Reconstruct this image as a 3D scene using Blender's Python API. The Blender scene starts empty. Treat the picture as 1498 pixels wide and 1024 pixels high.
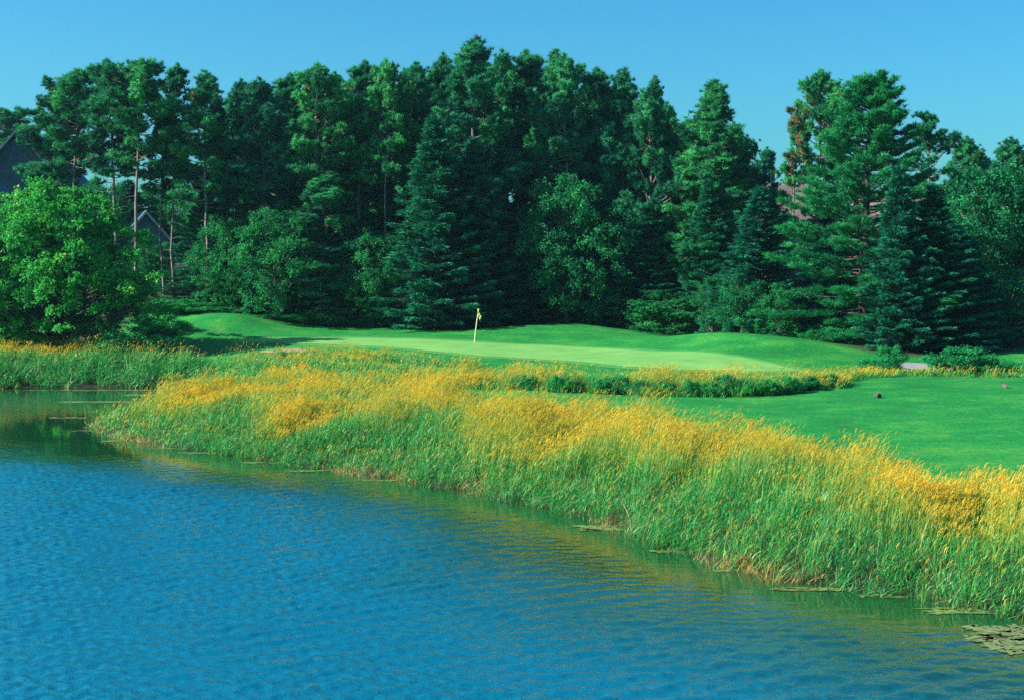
import bpy, math, random
import numpy as np
from mathutils import Vector

PI = math.pi
rng = np.random.default_rng(7)
F, CX, HY, CAMH = 2080.0, 749.0, 400.0, 7.0     # focal length in photo pixels, principal column, horizon row, eye height
sc = bpy.context.scene
col = sc.collection

def W(px, py, z):                                # a point of the photo at a known height -> ground position
    d = F*(CAMH-z)/(py-HY)
    return ((px-CX)/F*d, d, z)
def XD(px, d):
    return ((px-CX)/F*d, d)

# ------------------------------------------------------------------ object helpers
def put(o, parent=None):
    col.objects.link(o)
    if parent is not None: o.parent = parent
    return o
def mesh_data(name, V, T, mats, attrs=None, smooth=False, matidx=None):
    V = np.asarray(V, np.float32); T = np.asarray(T, np.int32)
    n = T.shape[1]
    me = bpy.data.meshes.new(name)
    me.vertices.add(len(V)); me.vertices.foreach_set('co', V.ravel())
    me.loops.add(T.size); me.loops.foreach_set('vertex_index', T.ravel())
    me.polygons.add(len(T))
    me.polygons.foreach_set('loop_start', np.arange(0, T.size, n, dtype=np.int32))
    me.polygons.foreach_set('loop_total', np.full(len(T), n, np.int32))
    if matidx is not None: me.polygons.foreach_set('material_index', np.asarray(matidx, np.int32))
    if attrs:
        for k, a in attrs.items():
            at = me.attributes.new(k, 'FLOAT', 'POINT'); at.data.foreach_set('value', np.asarray(a, np.float32))
    for m in (mats if isinstance(mats, (list, tuple)) else [mats]): me.materials.append(m)
    me.update(calc_edges=True)
    me.polygons.foreach_set('use_smooth', np.full(len(T), bool(smooth)))
    me.validate()
    return me
def obj(name, V, T, mat, parent=None, **k):
    return put(bpy.data.objects.new(name, mesh_data(name, V, T, mat, **k)), parent)
def tag(o, label=None, cat=None, group=None, kind=None):
    if label: o['label'] = label
    if cat: o['category'] = cat
    if group: o['group'] = group
    if kind: o['kind'] = kind
    return o
def empty(name, loc, rz=0, scale=(1, 1, 1)):
    o = bpy.data.objects.new(name, None); col.objects.link(o)
    o.location = loc; o.rotation_euler = (0, 0, rz); o.scale = scale; o.empty_display_size = .3
    return o

# simple solid builders (quads)
class MB:
    def __init__(s): s.v = []; s.f = []
    def box(s, x0, x1, y0, y1, z0, z1):
        b = len(s.v)
        s.v += [(x0,y0,z0),(x1,y0,z0),(x1,y1,z0),(x0,y1,z0),(x0,y0,z1),(x1,y0,z1),(x1,y1,z1),(x0,y1,z1)]
        s.f += [tuple(b+i for i in q) for q in ((3,2,1,0),(4,5,6,7),(0,1,5,4),(1,2,6,5),(2,3,7,6),(3,0,4,7))]
    def hull(s, a, b_):                          # two matching rings of points
        b = len(s.v); n = len(a); s.v += list(a)+list(b_)
        s.f += [tuple(b+n-1-i for i in range(n)), tuple(b+n+i for i in range(n))]
        s.f += [(b+i, b+(i+1) % n, b+n+(i+1) % n, b+n+i) for i in range(n)]
    def build(s, name, mat, parent=None, bevel=0, smooth=False):
        me = bpy.data.meshes.new(name); me.from_pydata(s.v, [], s.f); me.materials.append(mat); me.update()
        if smooth: me.polygons.foreach_set('use_smooth', [True]*len(me.polygons))
        o = put(bpy.data.objects.new(name, me), parent)
        if bevel:
            m = o.modifiers.new('bevel', 'BEVEL'); m.width = bevel; m.segments = 2; m.limit_method = 'ANGLE'
        return o

def tubes(lines, sides=6):
    """lines: list of (points Nx3, radii N). One set of verts and quads."""
    V = []; Q = []; b = 0
    for P, R in lines:
        P = np.asarray(P, float); R = np.asarray(R, float); n = len(P)
        t = np.gradient(P, axis=0); t /= np.linalg.norm(t, axis=1)[:, None]+1e-9
        ref = np.where(np.abs(t[:, 2:3]) > .9, np.array([[1., 0, 0]]), np.array([[0, 0, 1.]]))
        u = np.cross(t, ref); u /= np.linalg.norm(u, axis=1)[:, None]+1e-9
        w = np.cross(t, u)
        a = np.arange(sides)*2*PI/sides
        ring = P[:, None]+R[:, None, None]*(np.cos(a)[None, :, None]*u[:, None]+np.sin(a)[None, :, None]*w[:, None])
        V.append(ring.reshape(-1, 3))
        i = np.arange(n-1)[:, None]*sides; j = np.arange(sides)[None]; k = (j+1) % sides
        Q.append(np.stack([i+j, i+k, i+sides+k, i+sides+j], -1).reshape(-1, 4)+b)
        b += n*sides
    return np.concatenate(V), np.concatenate(Q)

# ------------------------------------------------------------------ materials
def newmat(name):
    m = bpy.data.materials.new(name); m.use_nodes = True
    nt = m.node_tree; nt.nodes.clear()
    out = nt.nodes.new('ShaderNodeOutputMaterial')
    return m, nt, nt.nodes, nt.links, out
def ramp(N, stops, interp='LINEAR'):
    r = N.new('ShaderNodeValToRGB'); r.color_ramp.interpolation = interp
    e = r.color_ramp.elements
    while len(e) > 1: e.remove(e[-1])
    e[0].position = stops[0][0]; e[0].color = (*stops[0][1], 1)
    for p, c in stops[1:]:
        x = e.new(p); x.color = (*c, 1)
    return r
def noise(N, L, vec, scale, detail=3, rough=.55, dist=0):
    n = N.new('ShaderNodeTexNoise'); n.inputs['Scale'].default_value = scale
    n.inputs['Detail'].default_value = detail; n.inputs['Roughness'].default_value = rough; n.inputs['Distortion'].default_value = dist
    if vec is not None: L.new(vec, n.inputs['Vector'])
    return n
def mixc(N, L, fac, a, b, mode='MIX'):
    m = N.new('ShaderNodeMix'); m.data_type = 'RGBA'; m.blend_type = mode
    for s, v in ((m.inputs[0], fac), (m.inputs[6], a), (m.inputs[7], b)):
        if isinstance(v, (int, float)): s.default_value = v
        elif isinstance(v, tuple): s.default_value = (*v, 1)
        else: L.new(v, s)
    return m.outputs[2]
def mathn(N, L, op, a, b=0.0, c=None):
    m = N.new('ShaderNodeMath'); m.operation = op
    for s, v in zip(m.inputs, (a, b) if c is None else (a, b, c)):
        if isinstance(v, (int, float)): s.default_value = v
        else: L.new(v, s)
    return m.outputs[0]

def leaf_mat(name, stops, trans=.28, tint=.25, rough=.55, extra=None, patch=None):
    """stops: colours picked by the per-leaf random value v; patch: larger colour clumps."""
    m, nt, N, L, out = newmat(name)
    at = N.new('ShaderNodeAttribute'); at.attribute_name = 'v'
    r = ramp(N, stops); L.new(at.outputs['Fac'], r.inputs[0]); c = r.outputs[0]
    oi = N.new('ShaderNodeObjectInfo')
    tc = N.new('ShaderNodeNewGeometry')
    n = noise(N, L, tc.outputs['Position'], .55, 3)
    rr = ramp(N, [(.3, (1-tint, 1-tint*.9, 1-tint*.6)), (.7, (1+tint, 1+tint*.8, 1+tint*.3))])
    L.new(n.outputs[0], rr.inputs[0])
    c = mixc(N, L, 1.0, c, rr.outputs[0], 'MULTIPLY')
    ro = ramp(N, [(0, (.75, .86, 1.05)), (.5, (1, 1, 1)), (1, (1.35, 1.15, .92))]); L.new(oi.outputs['Random'], ro.inputs[0])
    c = mixc(N, L, 1.0, c, ro.outputs[0], 'MULTIPLY')
    p = N.new('ShaderNodeBsdfPrincipled'); p.inputs['Roughness'].default_value = rough
    p.inputs['Specular IOR Level'].default_value = .12
    L.new(c, p.inputs['Base Color'])
    t = N.new('ShaderNodeBsdfTranslucent'); L.new(c, t.inputs['Color'])
    mx = N.new('ShaderNodeMixShader'); mx.inputs[0].default_value = trans
    L.new(p.outputs[0], mx.inputs[1]); L.new(t.outputs[0], mx.inputs[2]); L.new(mx.outputs[0], out.inputs[0])
    return m

G = (.010, .085, .042)
M = {}
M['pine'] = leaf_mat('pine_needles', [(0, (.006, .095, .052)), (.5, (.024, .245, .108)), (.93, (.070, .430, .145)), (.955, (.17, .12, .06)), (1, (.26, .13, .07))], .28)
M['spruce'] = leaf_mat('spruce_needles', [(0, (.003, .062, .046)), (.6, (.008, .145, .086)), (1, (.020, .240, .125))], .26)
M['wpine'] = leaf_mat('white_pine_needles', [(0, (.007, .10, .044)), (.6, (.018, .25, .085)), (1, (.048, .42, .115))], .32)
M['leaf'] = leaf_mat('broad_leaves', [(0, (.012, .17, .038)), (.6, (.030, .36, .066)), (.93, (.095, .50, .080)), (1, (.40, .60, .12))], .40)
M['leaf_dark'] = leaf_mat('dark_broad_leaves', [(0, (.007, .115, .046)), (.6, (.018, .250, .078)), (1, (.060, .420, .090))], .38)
M['bush'] = leaf_mat('shrub_leaves', [(0, (.009, .16, .050)), (.6, (.020, .31, .085)), (1, (.06, .48, .11))], .40)

def bark(name, c1, c2):
    m, nt, N, L, out = newmat(name)
    tc = N.new('ShaderNodeTexCoord'); mp = N.new('ShaderNodeMapping'); mp.inputs['Scale'].default_value = (6, 6, 1.2)
    L.new(tc.outputs['Object'], mp.inputs[0])
    n = noise(N, L, mp.outputs[0], 1.6, 5, .65); r = ramp(N, [(.35, c1), (.65, c2)]); L.new(n.outputs[0], r.inputs[0])
    p = N.new('ShaderNodeBsdfPrincipled'); p.inputs['Roughness'].default_value = .9
    L.new(r.outputs[0], p.inputs['Base Color'])
    b = N.new('ShaderNodeBump'); b.inputs['Strength'].default_value = .6; b.inputs['Distance'].default_value = .05
    L.new(n.outputs[0], b.inputs['Height']); L.new(b.outputs[0], p.inputs['Normal']); L.new(p.outputs[0], out.inputs[0])
    return m
M['bark'] = bark('pine_bark', (.06, .05, .045), (.27, .21, .175))
M['bark_dark'] = bark('dark_bark', (.02, .02, .02), (.08, .065, .055))
M['bark_pale'] = bark('pale_bark', (.30, .27, .24), (.55, .50, .44))

def plain(name, c, rough=.7, n_amt=.25, scale=3, metallic=0, bumpd=.0):
    m, nt, N, L, out = newmat(name)
    tc = N.new('ShaderNodeTexCoord'); n = noise(N, L, tc.outputs['Object'], scale, 5, .6)
    r = ramp(N, [(.3, tuple(x*(1-n_amt) for x in c)), (.7, tuple(min(1, x*(1+n_amt)) for x in c))]); L.new(n.outputs[0], r.inputs[0])
    p = N.new('ShaderNodeBsdfPrincipled'); p.inputs['Roughness'].default_value = rough; p.inputs['Metallic'].default_value = metallic
    L.new(r.outputs[0], p.inputs['Base Color'])
    if bumpd:
        b = N.new('ShaderNodeBump'); b.inputs['Strength'].default_value = .8; b.inputs['Distance'].default_value = bumpd
        L.new(n.outputs[0], b.inputs['Height']); L.new(b.outputs[0], p.inputs['Normal'])
    L.new(p.outputs[0], out.inputs[0])
    return m
def shingle(name, c):
    m, nt, N, L, out = newmat(name)
    tc = N.new('ShaderNodeTexCoord')
    br = N.new('ShaderNodeTexBrick'); br.inputs['Scale'].default_value = 3.0
    br.inputs['Color1'].default_value = (*[x*.8 for x in c], 1); br.inputs['Color2'].default_value = (*[x*1.15 for x in c], 1)
    br.inputs['Mortar'].default_value = (*[x*.45 for x in c], 1); br.inputs['Mortar Size'].default_value = .04
    L.new(tc.outputs['Object'], br.inputs[0])
    n = noise(N, L, tc.outputs['Object'], 1.3, 4); r = ramp(N, [(.3, (.75, .75, .75)), (.7, (1.2, 1.2, 1.2))]); L.new(n.outputs[0], r.inputs[0])
    c2 = mixc(N, L, 1.0, br.outputs[0], r.outputs[0], 'MULTIPLY')
    p = N.new('ShaderNodeBsdfPrincipled'); p.inputs['Roughness'].default_value = .85
    L.new(c2, p.inputs['Base Color']); L.new(p.outputs[0], out.inputs[0])
    return m
M['roof_grey'] = shingle('grey_shingles', (.09, .15, .20))
M['roof_brown'] = shingle('brown_shingles', (.26, .19, .17))
M['white'] = plain('white_paint', (.72, .76, .78), .6, .06)
M['siding'] = plain('house_siding', (.30, .24, .20), .8, .12)
M['siding_blue'] = plain('blue_grey_siding', (.26, .33, .38), .8, .1)
M['brick'] = plain('chimney_brick', (.28, .16, .12), .9, .2, 8)
m_, nt, N, L, out = newmat('window_glass'); p = N.new('ShaderNodeBsdfPrincipled'); p.inputs['Base Color'].default_value = (.02, .03, .04, 1)
p.inputs['Roughness'].default_value = .06; L.new(p.outputs[0], out.inputs[0]); M['glass'] = m_
M['pole'] = plain('flagstick_paint', (.70, .63, .40), .45, .06, 5)
M['flag'] = plain('flag_cloth', (.62, .54, .20), .8, .08, 6)
M['wood_dark'] = plain('tee_marker_wood', (.07, .045, .04), .85, .4, 14, 0, .01)
M['wood_pale'] = plain('cut_wood', (.24, .19, .18), .85, .25, 14)
M['gravel'] = plain('path_gravel', (.22, .22, .235), .95, .25, 5, 0, .02)
M['sand'] = plain('bare_sand', (.24, .19, .10), .95, .22, 4, 0, .02)
M['post'] = plain('white_post_paint', (.55, .62, .75), .6, .05)
M['algae'] = plain('algae_scum', (.12, .20, .04), .85, .5, 9)
M['algae_pale'] = plain('pale_algae_scum', (.12, .165, .055), .85, .55, 7)

# ------------------------------------------------------------------ lake outline and terrain
near = [(1498, 905), (1440, 893), (1380, 882), (1330, 866), (1270, 868), (1215, 852), (1160, 852), (1100, 832), (1050, 826), (1010, 808), (960, 800), (925, 779), (880, 762),
        (820, 750), (780, 735), (735, 732), (690, 716), (640, 714), (590, 699), (540, 697), (490, 686), (450, 684), (400, 672), (350, 668), (300, 657), (260, 656), (215, 647), (180, 640), (150, 632)]
back = [(143, 625), (150, 615), (172, 606), (205, 596), (240, 586), (268, 577), (292, 571), (285, 568), (250, 566), (200, 567), (150, 565), (100, 567), (50, 566), (0, 568), (-60, 569)]
shore_w = [(34, -20), (30, 4), (22, 14), (15.5, 22), (12.4, 26.2)]+[W(a, b, 0)[:2] for a, b in near+back]+[(-48, 84), (-70, 74), (-95, 45), (-110, 5), (-110, -40), (20, -40)]
def chaikin(P, it=2):
    P = np.array(P, float)
    for _ in range(it):
        Q = np.roll(P, -1, 0); P = np.stack([.75*P+.25*Q, .25*P+.75*Q], 1).reshape(-1, 2)
    return P
SH = chaikin(shore_w, 1)
_th = rng.random(1000)
def inside(poly, X, Y):
    r = np.zeros(X.shape, bool); x0, y0 = poly[:, 0], poly[:, 1]; x1, y1 = np.roll(x0, -1), np.roll(y0, -1)
    for a, b, c, d in zip(x0, y0, x1, y1):
        k = ((b > Y) != (d > Y)) & (X < (c-a)*(Y-b)/((d-b) if abs(d-b) > 1e-9 else 1e-9)+a)
        r ^= k
    return r
def sdist(poly, X, Y):                           # >0 outside the polygon (land for the lake)
    D = np.full(X.shape, 1e9); A = poly; B = np.roll(poly, -1, 0)
    for (ax, ay), (bx, by) in zip(A, B):
        dx, dy = bx-ax, by-ay; t = np.clip(((X-ax)*dx+(Y-ay)*dy)/(dx*dx+dy*dy+1e-12), 0, 1)
        D = np.minimum(D, (X-ax-t*dx)**2+(Y-ay-t*dy)**2)
    D = np.sqrt(D); return np.where(inside(poly, X, Y), -D, D)

ctrl = []
def c_px(px, py, z): ctrl.append(W(px, py, z))
def c_d(px, d, z): ctrl.append((*XD(px, d), z))
for a in [(1498, 562, 1.6), (1400, 556, 1.65), (1300, 560, 1.6), (1284, 580, 1.5), (1498, 680, 1.35), (1400, 640, 1.4), (1200, 620, 1.35), (1200, 590, 1.4), (1000, 590, 1.35), (800, 577, 1.35), (690, 571, 1.3),
          (430, 499, 2.2), (560, 503, 2.15), (700, 511, 2.0), (900, 526, 1.85), (1050, 537, 1.75), (700, 523, 1.8), (900, 541, 1.6), (1130, 545, 1.6), (560, 512, 1.95),
          (850, 473, 3.1), (945, 489, 2.35), (1050, 487, 3.0), (1110, 493, 2.9), (1250, 527, 1.75), (850, 500, 2.2), (1000, 511, 2.1), (1120, 524, 1.95), (760, 480, 2.55),
          (640, 474, 2.7), (560, 472, 2.7), (480, 470, 2.8), (480, 490, 2.3), (340, 464, 3.6), (340, 489, 2.35), (250, 475, 3.0), (230, 492, 2.1), (415, 475, 2.9), (1350, 538, 1.5), (1470, 535, 1.5)]: c_px(*a)
for a in [(1200, 98, 2.1), (1350, 98, 2.1), (1480, 98, 2.3), (1060, 108, 2.0), (850, 121, 2.1), (700, 124, 2.8), (500, 124, 3.3), (240, 124, 5.1), (120, 122, 4.5), (-50, 120, 4.8), (0, 104, 1.6), (120, 103, 1.6),
          (0, 150, 8), (240, 150, 6.5), (500, 150, 5), (800, 150, 4), (1100, 145, 4.0), (1300, 145, 5.2), (1498, 145, 5.2), (1700, 110, 3), (1700, 70, 1.6), (1650, 45, 1.5), (-200, 110, 2.4), (-200, 150, 9),
          (450, 70, 1.2), (550, 63, 1.2), (450, 82, 1.5), (300, 84, 1.1), (300, 95, 1.5), (0, 92, 1.2), (-150, 95, 1.2), (749, 65, 1.3), (749, 80, 1.75), (1000, 70, 1.35)]: c_d(*a)
ctrl += [(-160, 60, 3), (-160, 200, 10), (0, 210, 7), (160, 200, 7), (160, 60, 3), (120, 0, 3), (60, 0, 2), (-100, 210, 9), (80, 210, 7)]
Cc = np.array(ctrl)
def _U(r2): return np.where(r2 > 0, r2*np.log(r2+1e-12), 0)
n_ = len(Cc); K = _U(((Cc[:, None, :2]-Cc[None, :, :2])**2).sum(-1))+np.eye(n_)*8.0
Pm = np.hstack([np.ones((n_, 1)), Cc[:, :2]]); A_ = np.block([[K, Pm], [Pm.T, np.zeros((3, 3))]])
wts = np.linalg.solve(A_, np.concatenate([Cc[:, 2], np.zeros(3)]))
def tps(X, Y):
    z = wts[n_]+wts[n_+1]*X+wts[n_+2]*Y
    for i in range(n_): z = z+wts[i]*_U((X-Cc[i, 0])**2+(Y-Cc[i, 1])**2)
    return z
def sm(a, b, x):
    t = np.clip((x-a)/(b-a), 0, 1); return t*t*(3-2*t)
def vnoise(X, Y, s, seed=0):                     # smooth value noise 0..1
    X = X/s; Y = Y/s; xi = np.floor(X).astype(int); yi = np.floor(Y).astype(int); fx = X-xi; fy = Y-yi
    h = lambda a, b: np.modf(np.abs(np.sin(a*127.1+b*311.7+seed*74.7)*43758.5453))[0]
    fx = fx*fx*(3-2*fx); fy = fy*fy*(3-2*fy)
    return (h(xi, yi)*(1-fx)+h(xi+1, yi)*fx)*(1-fy)+(h(xi, yi+1)*(1-fx)+h(xi+1, yi+1)*fx)*fy
def height(X, Y):
    b = np.clip(tps(np.clip(X, -160, 160), np.clip(Y, -40, 210)), .7, 11)
    far = sm(140, 230, np.hypot(X, Y-80)); b = b*(1-far)+6*far
    b = b+(vnoise(X, Y, 2.5, 1)-.5)*.06+(vnoise(X, Y, 7, 2)-.5)*.12
    s = sdist(SH, X, Y)
    land = .04+b*sm(-.2, 5.0, s)**.8
    return np.where(s > 0, land, np.maximum(s*.45, -1.8)+.04)
gx = np.unique(np.concatenate([np.arange(-60, 50, .5), np.linspace(-160, -60, 51), np.linspace(50, 160, 56), np.linspace(-2500, -160, 20), np.linspace(160, 2500, 20)]))
gy = np.unique(np.concatenate([np.arange(20, 136, .5), np.linspace(-60, 20, 33), np.linspace(136, 260, 50), np.linspace(260, 3500, 22), np.linspace(-1500, -60, 12)]))
GX, GY = np.meshgrid(gx, gy); GZ = height(GX, GY)
def ground(X, Y):
    X = np.asarray(X, float); Y = np.asarray(Y, float)
    i = np.clip(np.searchsorted(gx, X)-1, 0, len(gx)-2); j = np.clip(np.searchsorted(gy, Y)-1, 0, len(gy)-2)
    u = (X-gx[i])/(gx[i+1]-gx[i]); v = (Y-gy[j])/(gy[j+1]-gy[j])
    return (GZ[j, i]*(1-u)+GZ[j, i+1]*u)*(1-v)+(GZ[j+1, i]*(1-u)+GZ[j+1, i+1]*u)*v
def hit(px, py):                                 # where a photo pixel meets the built terrain
    d = np.arange(22, 260, .25); x = (px-CX)/F*d; z = CAMH-(py-HY)/F*d; g = ground(x, d)
    k = np.where(g >= z)[0]
    if len(k) == 0: return None
    d = d[k[0]]; return ((px-CX)/F*d, d, float(ground((px-CX)/F*d, d)))
def grid_quads(nx, ny):
    i = np.arange(nx-1)[None]; j = np.arange(ny-1)[:, None]; a = j*nx+i
    return np.stack([a, a+1, a+nx+1, a+nx], -1).reshape(-1, 4)

# wooded floor: behind the tree edge
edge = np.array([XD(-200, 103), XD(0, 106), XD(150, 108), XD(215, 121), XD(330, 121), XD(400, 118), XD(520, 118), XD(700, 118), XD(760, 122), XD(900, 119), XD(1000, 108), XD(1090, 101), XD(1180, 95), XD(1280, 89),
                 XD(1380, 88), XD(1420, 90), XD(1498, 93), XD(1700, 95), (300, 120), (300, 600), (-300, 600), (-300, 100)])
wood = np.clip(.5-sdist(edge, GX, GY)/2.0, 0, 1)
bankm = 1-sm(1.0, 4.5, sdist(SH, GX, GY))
shade_x = GX
m, nt, N, L, out = newmat('ground_turf')
geo = N.new('ShaderNodeNewGeometry'); pos = geo.outputs['Position']
n1 = noise(N, L, pos, .35, 4, .6); n2 = noise(N, L, pos, 6, 5, .7); n3 = noise(N, L, pos, 1.3, 3, .6)
r1 = ramp(N, [(.3, (.006, .135, .026)), (.5, (.009, .185, .032)), (.72, (.046, .245, .036))]); L.new(n1.outputs[0], r1.inputs[0])
r2 = ramp(N, [(.28, (.50, .60, .64)), (.5, (1, 1, 1)), (.72, (1.9, 1.42, 1.3))]); L.new(n2.outputs[0], r2.inputs[0])
lawn = mixc(N, L, 1.0, r1.outputs[0], r2.outputs[0], 'MULTIPLY')
rY = ramp(N, [(.60, (0, 0, 0)), (.72, (1, 1, 1))]); L.new(n3.outputs[0], rY.inputs[0])
lawn = mixc(N, L, mathn(N, L, 'MULTIPLY', rY.outputs[0], .5), lawn, (.13, .25, .05))
n5 = noise(N, L, pos, 9, 2, .5); rS = ramp(N, [(.70, (0, 0, 0)), (.76, (1, 1, 1))]); L.new(n5.outputs[0], rS.inputs[0]); lawn = mixc(N, L, mathn(N, L, 'MULTIPLY', rS.outputs[0], .7), lawn, (.30, .36, .14))
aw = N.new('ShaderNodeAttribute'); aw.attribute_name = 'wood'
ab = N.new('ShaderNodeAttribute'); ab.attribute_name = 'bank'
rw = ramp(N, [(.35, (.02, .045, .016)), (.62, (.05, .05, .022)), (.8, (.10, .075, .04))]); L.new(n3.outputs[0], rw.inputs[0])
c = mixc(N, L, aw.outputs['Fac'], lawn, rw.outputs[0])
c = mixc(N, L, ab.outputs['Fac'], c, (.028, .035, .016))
p = N.new('ShaderNodeBsdfPrincipled'); p.inputs['Roughness'].default_value = .8; p.inputs['Specular IOR Level'].default_value = .15
L.new(c, p.inputs['Base Color'])
n4 = noise(N, L, pos, 14, 4, .75)
bp = N.new('ShaderNodeBump'); bp.inputs['Strength'].default_value = .7; bp.inputs['Distance'].default_value = .05
L.new(n4.outputs[0], bp.inputs['Height']); L.new(bp.outputs[0], p.inputs['Normal']); L.new(p.outputs[0], out.inputs[0])
M['turf'] = m
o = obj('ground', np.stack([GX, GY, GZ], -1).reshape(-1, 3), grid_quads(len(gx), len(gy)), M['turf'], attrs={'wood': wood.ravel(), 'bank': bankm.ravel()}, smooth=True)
tag(o, 'mown green golf turf rising from the lake to the wood', kind='structure')

# putting green and other thin ground sheets
def sheet(name, top, bot, mat, lift, n=70, rows=14, ends=True):
    """top/bot: outlines as photo pixels from left to right, dropped on the terrain."""
    def res(L_):
        P = np.array([hit(*q)[:2] for q in L_]); s = np.r_[0, np.cumsum(np.hypot(*np.diff(P, axis=0).T))]
        # smooth resample
        t = np.linspace(0, s[-1], n); Q = np.stack([np.interp(t, s, P[:, 0]), np.interp(t, s, P[:, 1])], 1)
        for _ in range(12): Q[1:-1] = .5*Q[1:-1]+.25*(Q[2:]+Q[:-2])
        return Q
    A, B = res(top), res(bot); mid = (A[[0, -1]]+B[[0, -1]])/2
    u = np.linspace(0, 1, rows)[:, None, None]; P = A[None]*(1-u)+B[None]*u
    X, Y = P[..., 0], P[..., 1]; Z = ground(X, Y)+lift
    return obj(name, np.stack([X, Y, Z], -1).reshape(-1, 3), grid_quads(n, rows), mat, smooth=True)
m, nt, N, L, out = newmat('putting_green_turf')
geo = N.new('ShaderNodeNewGeometry'); n1 = noise(N, L, geo.outputs['Position'], .5, 4); n2 = noise(N, L, geo.outputs['Position'], 7, 4, .7)
r1 = ramp(N, [(.3, (.105, .30, .070)), (.7, (.16, .37, .095))]); L.new(n1.outputs[0], r1.inputs[0])
r2 = ramp(N, [(.3, (.85, .88, .85)), (.7, (1.15, 1.1, 1.1))]); L.new(n2.outputs[0], r2.inputs[0])
p = N.new('ShaderNodeBsdfPrincipled'); p.inputs['Roughness'].default_value = .75; p.inputs['Specular IOR Level'].default_value = .2
L.new(mixc(N, L, 1.0, r1.outputs[0], r2.outputs[0], 'MULTIPLY'), p.inputs['Base Color']); L.new(p.outputs[0], out.inputs[0]); M['green'] = m
gt = [(352, 500), (400, 495), (560, 496), (700, 501), (800, 506), (900, 511), (1000, 515), (1080, 523), (1130, 532), (1165, 541)]
gb = [(352, 501), (420, 503), (560, 508), (640, 515), (700, 521), (800, 527), (900, 536), (1000, 541), (1100, 545), (1165, 543)]
o = sheet('putting_green', gt, gb, M['green'], .03, 160, 26); tag(o, 'pale close-mown putting green around the flagstick', kind='structure')
m2, nt, N, L, out = newmat('green_collar_turf'); geo = N.new('ShaderNodeNewGeometry'); n2 = noise(N, L, geo.outputs['Position'], 3, 5, .7)
r2 = ramp(N, [(.3, (.026, .19, .046)), (.7, (.075, .27, .060))]); L.new(n2.outputs[0], r2.inputs[0]); p = N.new('ShaderNodeBsdfPrincipled'); p.inputs['Roughness'].default_value = .8; p.inputs['Specular IOR Level'].default_value = .15
L.new(r2.outputs[0], p.inputs['Base Color']); L.new(p.outputs[0], out.inputs[0])
o = sheet('green_collar', [(330, 499.5)]+[(a, b-2.2) for a, b in gt[1:-1]]+[(1190, 541)], [(330, 501)]+[(a, b+3) for a, b in gb[1:-1]]+[(1190, 544)], m2, .018, 160, 26); tag(o, 'darker collar of longer turf round the putting green', kind='structure')
o = sheet('gravel_path', [(1300, 531), (1335, 531), (1380, 534), (1440, 537), (1520, 538)], [(1300, 534), (1335, 541), (1380, 542), (1440, 543), (1520, 545)], M['gravel'], .03, 40, 6)
tag(o, 'pale gravel path behind the tee shrubs', kind='structure')
o = sheet('sand_patch', [(380, 515), (392, 513), (402, 513.5), (412, 511), (425, 511.5), (437, 510), (452, 513)], [(380, 516), (390, 517.5), (402, 516.5), (414, 518.5), (428, 517), (440, 517.5), (452, 514)], M['sand'], .03, 30, 6)
tag(o, 'small bare sand patch at the left edge of the green', kind='structure')

# ------------------------------------------------------------------ water
m, nt, N, L, out = newmat('lake_water')
geo = N.new('ShaderNodeNewGeometry'); pos = geo.outputs['Position']
at = N.new('ShaderNodeAttribute'); at.attribute_name = 'rough'
mp = N.new('ShaderNodeMapping'); mp.inputs['Scale'].default_value = (1.0, 1.35, 1); mp.inputs['Rotation'].default_value = (0, 0, .25); L.new(pos, mp.inputs[0])
w1 = noise(N, L, mp.outputs[0], 4.5, 3, .6, .6); w2 = noise(N, L, mp.outputs[0], 11, 2, .5, .4); w3 = noise(N, L, pos, 1.1, 2, .5)
hgt = mathn(N, L, 'ADD', mathn(N, L, 'MULTIPLY', w1.outputs[0], .022), mathn(N, L, 'ADD', mathn(N, L, 'MULTIPLY', w2.outputs[0], .018), mathn(N, L, 'MULTIPLY', w3.outputs[0], .02)))
hgt = mathn(N, L, 'MULTIPLY', hgt, at.outputs['Fac'])
bp = N.new('ShaderNodeBump'); bp.inputs['Strength'].default_value = 1; bp.inputs['Distance'].default_value = 1.0; L.new(hgt, bp.inputs['Height'])
sky_at = N.new('ShaderNodeAttribute'); sky_at.attribute_name = 'sky_tint'
p = N.new('ShaderNodeBsdfPrincipled'); L.new(mixc(N, L, sky_at.outputs['Fac'], (.005, .048, .018), (.0, .104, .170)), p.inputs['Base Color'])  # base colour painted with reflections: sky blue offshore, bank green inshore
p.inputs['Roughness'].default_value = .04; p.inputs['IOR'].default_value = 1.9; p.inputs['Specular IOR Level'].default_value = .5
L.new(bp.outputs[0], p.inputs['Normal']); L.new(p.outputs[0], out.inputs[0]); M['water'] = m
wx = np.unique(np.concatenate([np.arange(-25, 14.5, .06), np.linspace(-42, -25, 90), np.linspace(-125, -42, 40), np.linspace(14.5, 45, 40)])); wy = np.unique(np.concatenate([np.arange(20, 60, .055), np.linspace(60, 92, 300), np.linspace(-60, 20, 60)]))
WX, WY = np.meshgrid(wx, wy); sd = -sdist(SH, WX, WY)
sky_tint = sm(2.2, 9.5, sd+(vnoise(WX, WY, 4, 15)-.5)*3)*(1-.85*sm(50, 60, WY))  # mask of the painted sky-reflection blue, fading towards shore and far inlet
amp = sm(1.5, 7.5, sd+(vnoise(WX, WY, 6, 5)-.5)*4)
amp = (.07+.93*amp)*(.6+.55*vnoise(WX, WY, 9, 8)+.3*(vnoise(WX, WY, 2.7, 9)-.5))
amp *= 1-.80*sm(49, 57, WY+(vnoise(WX, WY, 5, 6)-.5)*5)
rw_ = np.random.default_rng(3); WZ = np.zeros_like(WX)
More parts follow.
